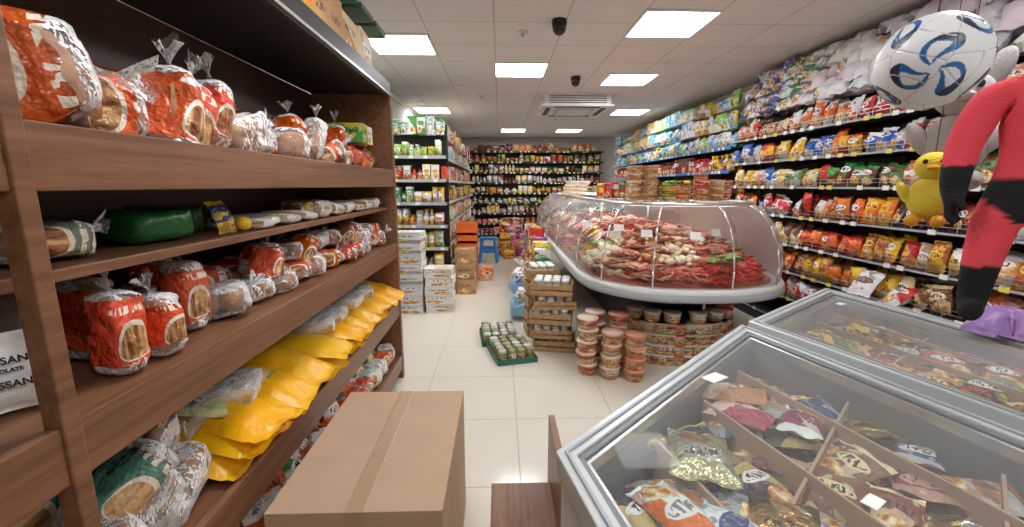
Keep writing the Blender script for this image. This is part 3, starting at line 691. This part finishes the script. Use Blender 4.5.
for layer in range(5):
    y=1.7+layer*.05
    while y<5.6:
        q=0 if y<4.4 else (1 if y<4.85 else 2)
        c2=[(.6,.6,.66),(.1,.4,.14),(.15,.22,.55)][q] if R()<.9 else (.35,.25,.45)
        for d in range(2):
            pillow(mb,T(CH+.04+layer*.035+d*.2,y+U(-.02,.02),2.375+layer*.105+U(-.01,.015))@RZ(-90+U(-35,35))@RX(-50+U(-30,30))@T(0,0,-.02),U(.13,.19),U(.14,.19),.11,(.88,.88,.89),c2,'film' if (q==0 and R()<.8) else 'pack')
        y+=.135
mb.build('bagged_snack_packs')
lv=[.12,.45,.78,1.1,1.42,1.74,2.06,2.32]
rk('grocery_shelf',(3.1,5.85),(0,1),6.2,.48,-90,lv[:-1],2.33,'dark','blue')
mb=MB()
DR=(.28,.02,.015)
pr=[[RED,WHT,GRN],[RED,ORG,WHT],[WHT,CYA],[RED,(.5,.02,.05),BRN],[DR,(.4,.03,.06),BRN,BLK],[DR,RED,BRN,(.5,.03,.08)],[BLU,WHT,CYA,LGN],[WHT,LGN,WHT,CYA]]
for i,z in enumerate(lv):
    fill(mb,(3.1,5.9),(0,1),6.1,z,-90,[['box'],['jar','can'],['box','bag'],['bottle','jar'],['bottle'],['bottle','jar'],['bottle','bag'],['bag','box']][i],pr[i],(.09,.14),(.2,.255),2,.16,5)
mb.build('bottled_goods')
mb=MB(); fill(mb,(3.12,6.0),(0,1),6,2.60,-90,['bag','box'],[WHT,WHT,CYA,LGN],(.15,.22),(.14,.24),1,.2,3); mb.build('detergent_packs')
lv=[.12,.42,.72,1.02,1.32,1.62,1.92,2.22,2.52]
rk('grocery_shelf',(-1.55,12.9),(1,0),4.6,.42,0,lv,2.55,'dark','dark')
mb=MB()
pb=[[PNK,RED,YEL],[BRN,ORG,CRM,PNK],[DR,CRM,WHT,BRN],[BRN,WHT,GRN,BLK],[YEL,BRN,CRM,BRN],[WHT,BRN,DR],[GRN,BRN,WHT,BLK],[ORG,BRN,GRN,DR],[BRN,CRM,ORG,DR]]
for i,z in enumerate(lv): fill(mb,(-1.5,12.92),(1,0),4.5,z,0,['box','jar','bottle','can','bag'],pb[i],(.07,.2),(.12,.25),1,.2,3,.02)
mb.build('grocery_goods')
mb=MB()
for i in range(34):
    x,y=U(.08,.45),U(9.0,12.4); c=random.choice([PNK,RED,YEL,ORG,CRM,WHT,BRN,PUR])
    for k in range(random.randint(1,4)): item(mb,random.choice(['box','bag']),T(x,y,k*.16)@RZ(U(-30,30)),.22,.155,.22,c,random.choice([WHT,YEL,RED]))
mb.build('promotional_stack')
lv=[.12,.42,.72,1.02,1.32,1.62,1.92,2.2]
rk('grocery_endcap_shelf',(-1.42,5.75),(1,0),.72,.3,0,lv[:-1],2.35,'dark','grey')
mb=MB(); pl=[[WHT,GRN],[YEL,WHT,GRN],[WHT,LGN],[ORG,YEL,WHT],[WHT,YEL,GRN],[RED,ORG,WHT],[LGN,WHT],[WHT,GRN,WHT]]
for i,z in enumerate(lv): fill(mb,(-1.40,5.77),(1,0),.7,z,0,['box','jar','can','bottle','bag'],pl[i],(.06,.12),(.13,.24),2,.12,2)
mb.build('canned_goods')
rk('gondola_shelf',(-.72,6.1),(0,1),5.4,.45,90,lv[:-1],2.35,'green','grey')
mb=MB(); pl=[[BRN,CRM],[ORG,RED],[WHT,PNK],[ORG,YEL,WHT],[RED,YEL,GRN],[RED,ORG,WHT],[WHT,CYA,CRM],[WHT,RED,WHT]]
for i,z in enumerate(lv): fill(mb,(-.74,6.15),(0,1),5.3,z,90,['box','jar','bag','bottle'],pl[i],(.08,.14),(.16,.25),2,.14,4)
mb.build('packaged_goods')
rk('side_grocery_rack',(-1.25,3.5),(0,1),1.45,.38,90,[.12,.5,.85,1.2,1.55,1.9],2.2,'dark','green')
mb=MB()
for z in[.12,.5,.85,1.2,1.55,1.9]: fill(mb,(-1.26,3.53),(0,1),1.38,z,90,['box','bag','jar'],[YEL,ORG,GRN,BRN,WHT],(.09,.15),(.18,.28),2,.14,3)
mb.build('dry_goods')
def cases(name,x,y,w,d,h,n,c1,c2):
    mb=MB()
    for k in range(n): mb.add(BOX,T(x+U(-.012,.012),y,k*h)@RZ(U(-3,3))@SC(w,d,h*.985),'carton',c1,c2,False)
    mb.build(name)
cases('carton_stack',-1.16,5.25,.42,.34,.125,8,(.8,.8,.78),(.62,.66,.68)); cases('carton_stack',-.75,5.3,.34,.3,.11,5,(.8,.8,.78),(.66,.6,.5))
cases('brown_carton_stack',-.50,6.2,.28,.3,.22,3,(.4,.22,.1),(.5,.3,.15)); cases('orange_carton',-.22,7.05,.22,.26,.24,1,(.7,.15,.04),CRM)
mb=MB()
for k in range(7):
    z=.0+k*.13; x,y=-.52,6.85
    for a in(-1,1): mb.bx(x-.15,x+.15,y+a*.14-.006,y+a*.14+.006,z,z+.19,'orange'); mb.bx(x+a*.15-.006,x+a*.15+.006,y-.14,y+.14,z,z+.19,'orange')
    mb.bx(x-.16,x+.16,y-.15,y-.135,z+.17,z+.2,'orange'); mb.bx(x-.14,x+.14,y-.13,y+.13,z,z+.01,'orange')
mb.build('shopping_basket_stack',.003)
mb=MB(); x,y=-.24,8.8
mb.bx(x-.17,x+.17,y-.17,y+.17,.46,.50,'blue')
for a in(-1,1):
    for b in(-1,1):
        d=Vector((a*.05,b*.05,-.47)); p=Vector((x+a*.13,y+b*.13,.47)); mb.add(CYL,T(*p)@d.to_track_quat('Z','Y').to_matrix().to_4x4()@SC(.06,.06,d.length),'blue')
    mb.bx(x-.15,x+.15,y+a*.15-.01,y+a*.15+.01,.2,.3,'blue'); mb.bx(x+a*.15-.01,x+a*.15+.01,y-.15,y+.15,.2,.3,'blue')
mb.build('plastic_stool',.004)
# ================================================================= HANGING TOYS
def string(mb,x,y,z): mb.add(CYL,T(x,y,z)@SC(.004,.004,H-z),'vcol',(.25,.12,.05))
import bmesh
bm=bmesh.new(); bmesh.ops.create_icosphere(bm,subdivisions=7,radius=1)
me=bpy.data.meshes.new('football'); bm.to_mesh(me); bm.free()
V=np.array([v.co[:] for v in me.vertices]); ph=(1+5**.5)/2
ico=[];dod=[]
for a in(-1,1):
    for b in(-1,1):
        ico+=[(0,a,b*ph),(a,b*ph,0),(b*ph,0,a)]; dod+=[(0,a/ph,b*ph),(a/ph,b*ph,0),(b*ph,0,a/ph)]
        for c in(-1,1): dod.append((a,b,c))
ico=np.array(ico,float);ico/=np.linalg.norm(ico[0]); dod=np.array(dod,float); dod/=np.linalg.norm(dod,axis=1)[:,None]
d1=np.arccos(np.clip(V@ico.T,-1,1)); d2=np.arccos(np.clip(V@dod.T,-1,1))
al=np.concatenate([d1*1.09,d2],1); so=np.sort(al,1); gap=so[:,1]-so[:,0]
col=np.ones((len(V),4)); col[:,:3]=(.82,.83,.84)
cube=np.array([(1,0,0),(-1,0,0),(0,1,0),(0,-1,0),(0,0,1),(0,0,-1)],float)
rm=np.array((Matrix.Rotation(.5,3,'X')@Matrix.Rotation(.4,3,'Z'))); cube=cube@rm.T
dd=np.arccos(np.clip(V@cube.T,-1,1)); nr=dd.argmin(1); dn=dd.min(1)
ref=np.cross(cube[nr],[.3,.5,.81]); ref/=np.linalg.norm(ref,axis=1)[:,None]; r2=np.cross(cube[nr],ref)
ang=np.arctan2((V*r2).sum(1),(V*ref).sum(1))
t=np.clip(dn/.76,0,1); half=.72*np.sin(np.pi*np.clip(t,0,1))**.8
q=np.abs((((ang+1.5*dn)*3/(2*np.pi))%1)-.5)*2*np.pi/3
inb=(q<half)&(dn>.10)&(dn<.76)
col[inb,:3]=(.02,.14,.40)
col[inb&(q<half-.34)&(t<.7),:3]=(.82,.83,.84)
col[inb&(t>.74),:3]=(.02,.025,.05)
col[gap<.012,:3]=(.5,.51,.53)
rad=1-np.exp(-(gap/.02)**2)*.012
me.vertices.foreach_set('co',(V*rad[:,None]).ravel())
a=me.color_attributes.new(name='C1',type='FLOAT_COLOR',domain='POINT'); a.data.foreach_set('color',col.astype(np.float32).ravel())
me.materials.append(M_['vcol'])
for p in me.polygons: p.use_smooth=True
bo=bpy.data.objects.new('football',me); S.collection.objects.link(bo); BX,BY,BZ,BR=.945,.98,1.815,.098
bo.matrix_world=T(BX,BY,BZ)@RZ(35)@RX(25)@SC(BR,BR,BR)
mb=MB(); string(mb,BX,BY,BZ+BR); mb.build('hanging_string')
toy=empty('superhero_toy_figure')
def skinned(name,pts,edges,rad,root=0,sub=3):
    me=bpy.data.meshes.new(name); me.from_pydata(pts,edges,[]); o=bpy.data.objects.new(name,me); S.collection.objects.link(o)
    sk=o.modifiers.new('s','SKIN'); sk.use_smooth_shade=True
    for i,r in enumerate(rad):
        sv=me.skin_vertices[0].data[i]; sv.radius=(r,r) if not isinstance(r,tuple) else r; sv.use_root=(i==root)
    ss=o.modifiers.new('u','SUBSURF'); ss.levels=sub; ss.render_levels=sub
    bpy.context.view_layer.update(); dg=bpy.context.evaluated_depsgraph_get(); nm=bpy.data.meshes.new_from_object(o.evaluated_get(dg))
    bpy.data.objects.remove(o); o=bpy.data.objects.new(name,nm); S.collection.objects.link(o)
    for p in nm.polygons: p.use_smooth=True
    return o
pts=[(0,0,0),(0,0,.09),(0,0,.2),(0,0,.28),(0,0,.33)]; ed=[(0,1),(1,2),(2,3),(3,4)]; rd=[(.075,.06),(.07,.055),(.105,.075),(.07,.05),.035]
for s in(-1,1):
    b=len(pts); pts+=[(s*.115,0,.265),(s*.155,-.02,.14),(s*.165,-.05,.03),(s*.165,-.06,-.02)]; ed+=[(3,b),(b,b+1),(b+1,b+2),(b+2,b+3)]; rd+=[.055,.045,.036,(.034,.024)]
    for k in range(4):
        f=len(pts); ox=(k-1.5)*.014; pts+=[(s*.165+ox*.4,-.06+ox,-.045),(s*.16+ox*.5,-.065+ox,-.07-.006*(k in(1,2))),(s*.15+ox*.5,-.07+ox,-.09-.006*(k in(1,2)))]; ed+=[(b+3,f),(f,f+1),(f+1,f+2)]; rd+=[.0085,.0085,.0075]
    f=len(pts); pts+=[(s*.15,-.09,-.03),(s*.138,-.102,-.05)]; ed+=[(b+3,f),(f,f+1)]; rd+=[.010,.009]
    b=len(pts); pts+=[(s*.055,0,-.06),(s*.07,-.012,-.2),(s*.075,0,-.34),(s*.08,-.07,-.365)]; ed+=[(0,b),(b,b+1),(b+1,b+2),(b+2,b+3)]; rd+=[.062,.048,.037,(.036,.026)]
body=skinned('suit',pts,ed,rd); me=body.data
n=len(me.vertices); co=np.empty(n*3); me.vertices.foreach_get('co',co); co=co.reshape(-1,3)
col=np.ones((n,4)); col[:,:3]=(.88,.08,.11)
ax=np.abs(co[:,0]); glove=(ax>.118)&(co[:,2]<.075); short=(co[:,2]<.03)&(co[:,2]>-.09)&(ax<.118)&(co[:,2]>ax*1.0-.12); boot=(co[:,2]<-.22)
col[glove|short|boot,:3]=(.012,.012,.015)
for nm,c in(('C1',col),('C2',col*.9)):
    a=me.color_attributes.new(name=nm,type='FLOAT_COLOR',domain='POINT'); a.data.foreach_set('color',c.astype(np.float32).ravel())
me.materials.clear(); me.materials.append(M_['plush']); body.parent=toy
mb=MB(); SK=(.75,.45,.3)
mb.add(BALLS,T(0,0,.40)@SC(.12,.125,.16),'vcol',SK); mb.add(BALLS,T(0,-.012,.355)@SC(.095,.09,.07),'vcol',SK)
mb.add(BALLS,T(0,.014,.435)@SC(.13,.13,.12),'vcol',(.08,.03,.02))
for s in(-1,1):
    mb.add(BALL,T(s*.06,0,.40)@SC(.02,.03,.04),'vcol',SK); mb.add(BALL,T(s*.024,-.055,.405)@SC(.034,.02,.026),'vcol',BLK); mb.add(BALL,T(s*.024,-.062,.405)@SC(.022,.014,.016),'vcol',WHT); mb.add(BALL,T(s*.024,-.068,.405)@SC(.009,.006,.009),'vcol',BLU)
mb.add(BALL,T(0,-.066,.385)@SC(.02,.03,.03),'vcol',SK); mb.add(BALL,T(0,-.053,.352)@SC(.04,.012,.009),'vcol',(.5,.1,.08))
mb.add(CYL,T(0,0,.47)@SC(.004,.004,.85),'vcol',BRN)
mb.build('head',0,toy)
toy.matrix_world=T(1.70,1.35,1.53)@RZ(-40)@SC(1.12,1.12,1.12)
def plush(name,x,y,z,s,c,c2,ears,beak):
    mb=MB(); M=T(x,y,z)@RZ(-45)@SC(s,s,s)
    mb.add(BALLS,M@SC(.16,.14,.2),'plush',c,c2); mb.add(BALLS,M@T(0,-.01,.15)@SC(.14,.13,.13),'plush',c,c2)
    for k in(-1,1):
        mb.add(BALLS,M@T(k*.085,-.01,.02)@RY(k*30)@SC(.05,.06,.13),'plush',c,c2); mb.add(BALLS,M@T(k*.045,-.04,-.11)@SC(.06,.09,.06),'plush',beak or c,c2)
        mb.add(BALL,M@T(k*.03,-.068,.17)@SC(.02,.015,.024),'vcol',BLK)
        if ears: mb.add(BALLS,M@T(k*.065,0,.22)@RY(k*20)@SC(.06,.03,.12),'plush',c,c2)
    mb.add(BALLS,M@T(0,-.08,.14)@SC(.05,.06,.025),'plush' ,beak or c2,c2)
    mb.add(CYL,T(x,y,z+.2*s)@SC(.004,.004,H-z-.2*s),'vcol',BRN); mb.build(name)
plush('plush_chick',1.76,1.74,1.50,.85,(.85,.72,.08),(.7,.5,.02),False,(.8,.3,.03))
plush('plush_rabbit',1.95,1.85,1.72,1.35,(.35,.33,.33),(.6,.58,.56),True,None)
mb=MB()
for i in range(4): pillow(mb,T(2.08+i*.04,1.72+U(-.1,.1),.915)@RZ(-50+U(-30,30))@RX(-50),.12,.16,.05,(.22,.09,.32),(.4,.28,.5),'film')
mb.build('candy_packets')
# ================================================================= CAMERA
cam=bpy.data.cameras.new('Camera'); co=bpy.data.objects.new('Camera',cam); S.collection.objects.link(co)
cam.sensor_width=36; cam.lens=430*36/1024; cam.clip_start=.02
co.location=(0,0,1.55); co.rotation_euler=(math.radians(90-10.3),0,math.radians(-1.6)); S.camera=co
w=bpy.data.worlds.new('World'); S.world=w; w.use_nodes=True; w.node_tree.nodes['Background'].inputs[0].default_value=(.5,.52,.55,1); w.node_tree.nodes['Background'].inputs[1].default_value=.3
print('faces',sum(len(o.data.polygons) for o in S.objects if o.type=='MESH'))
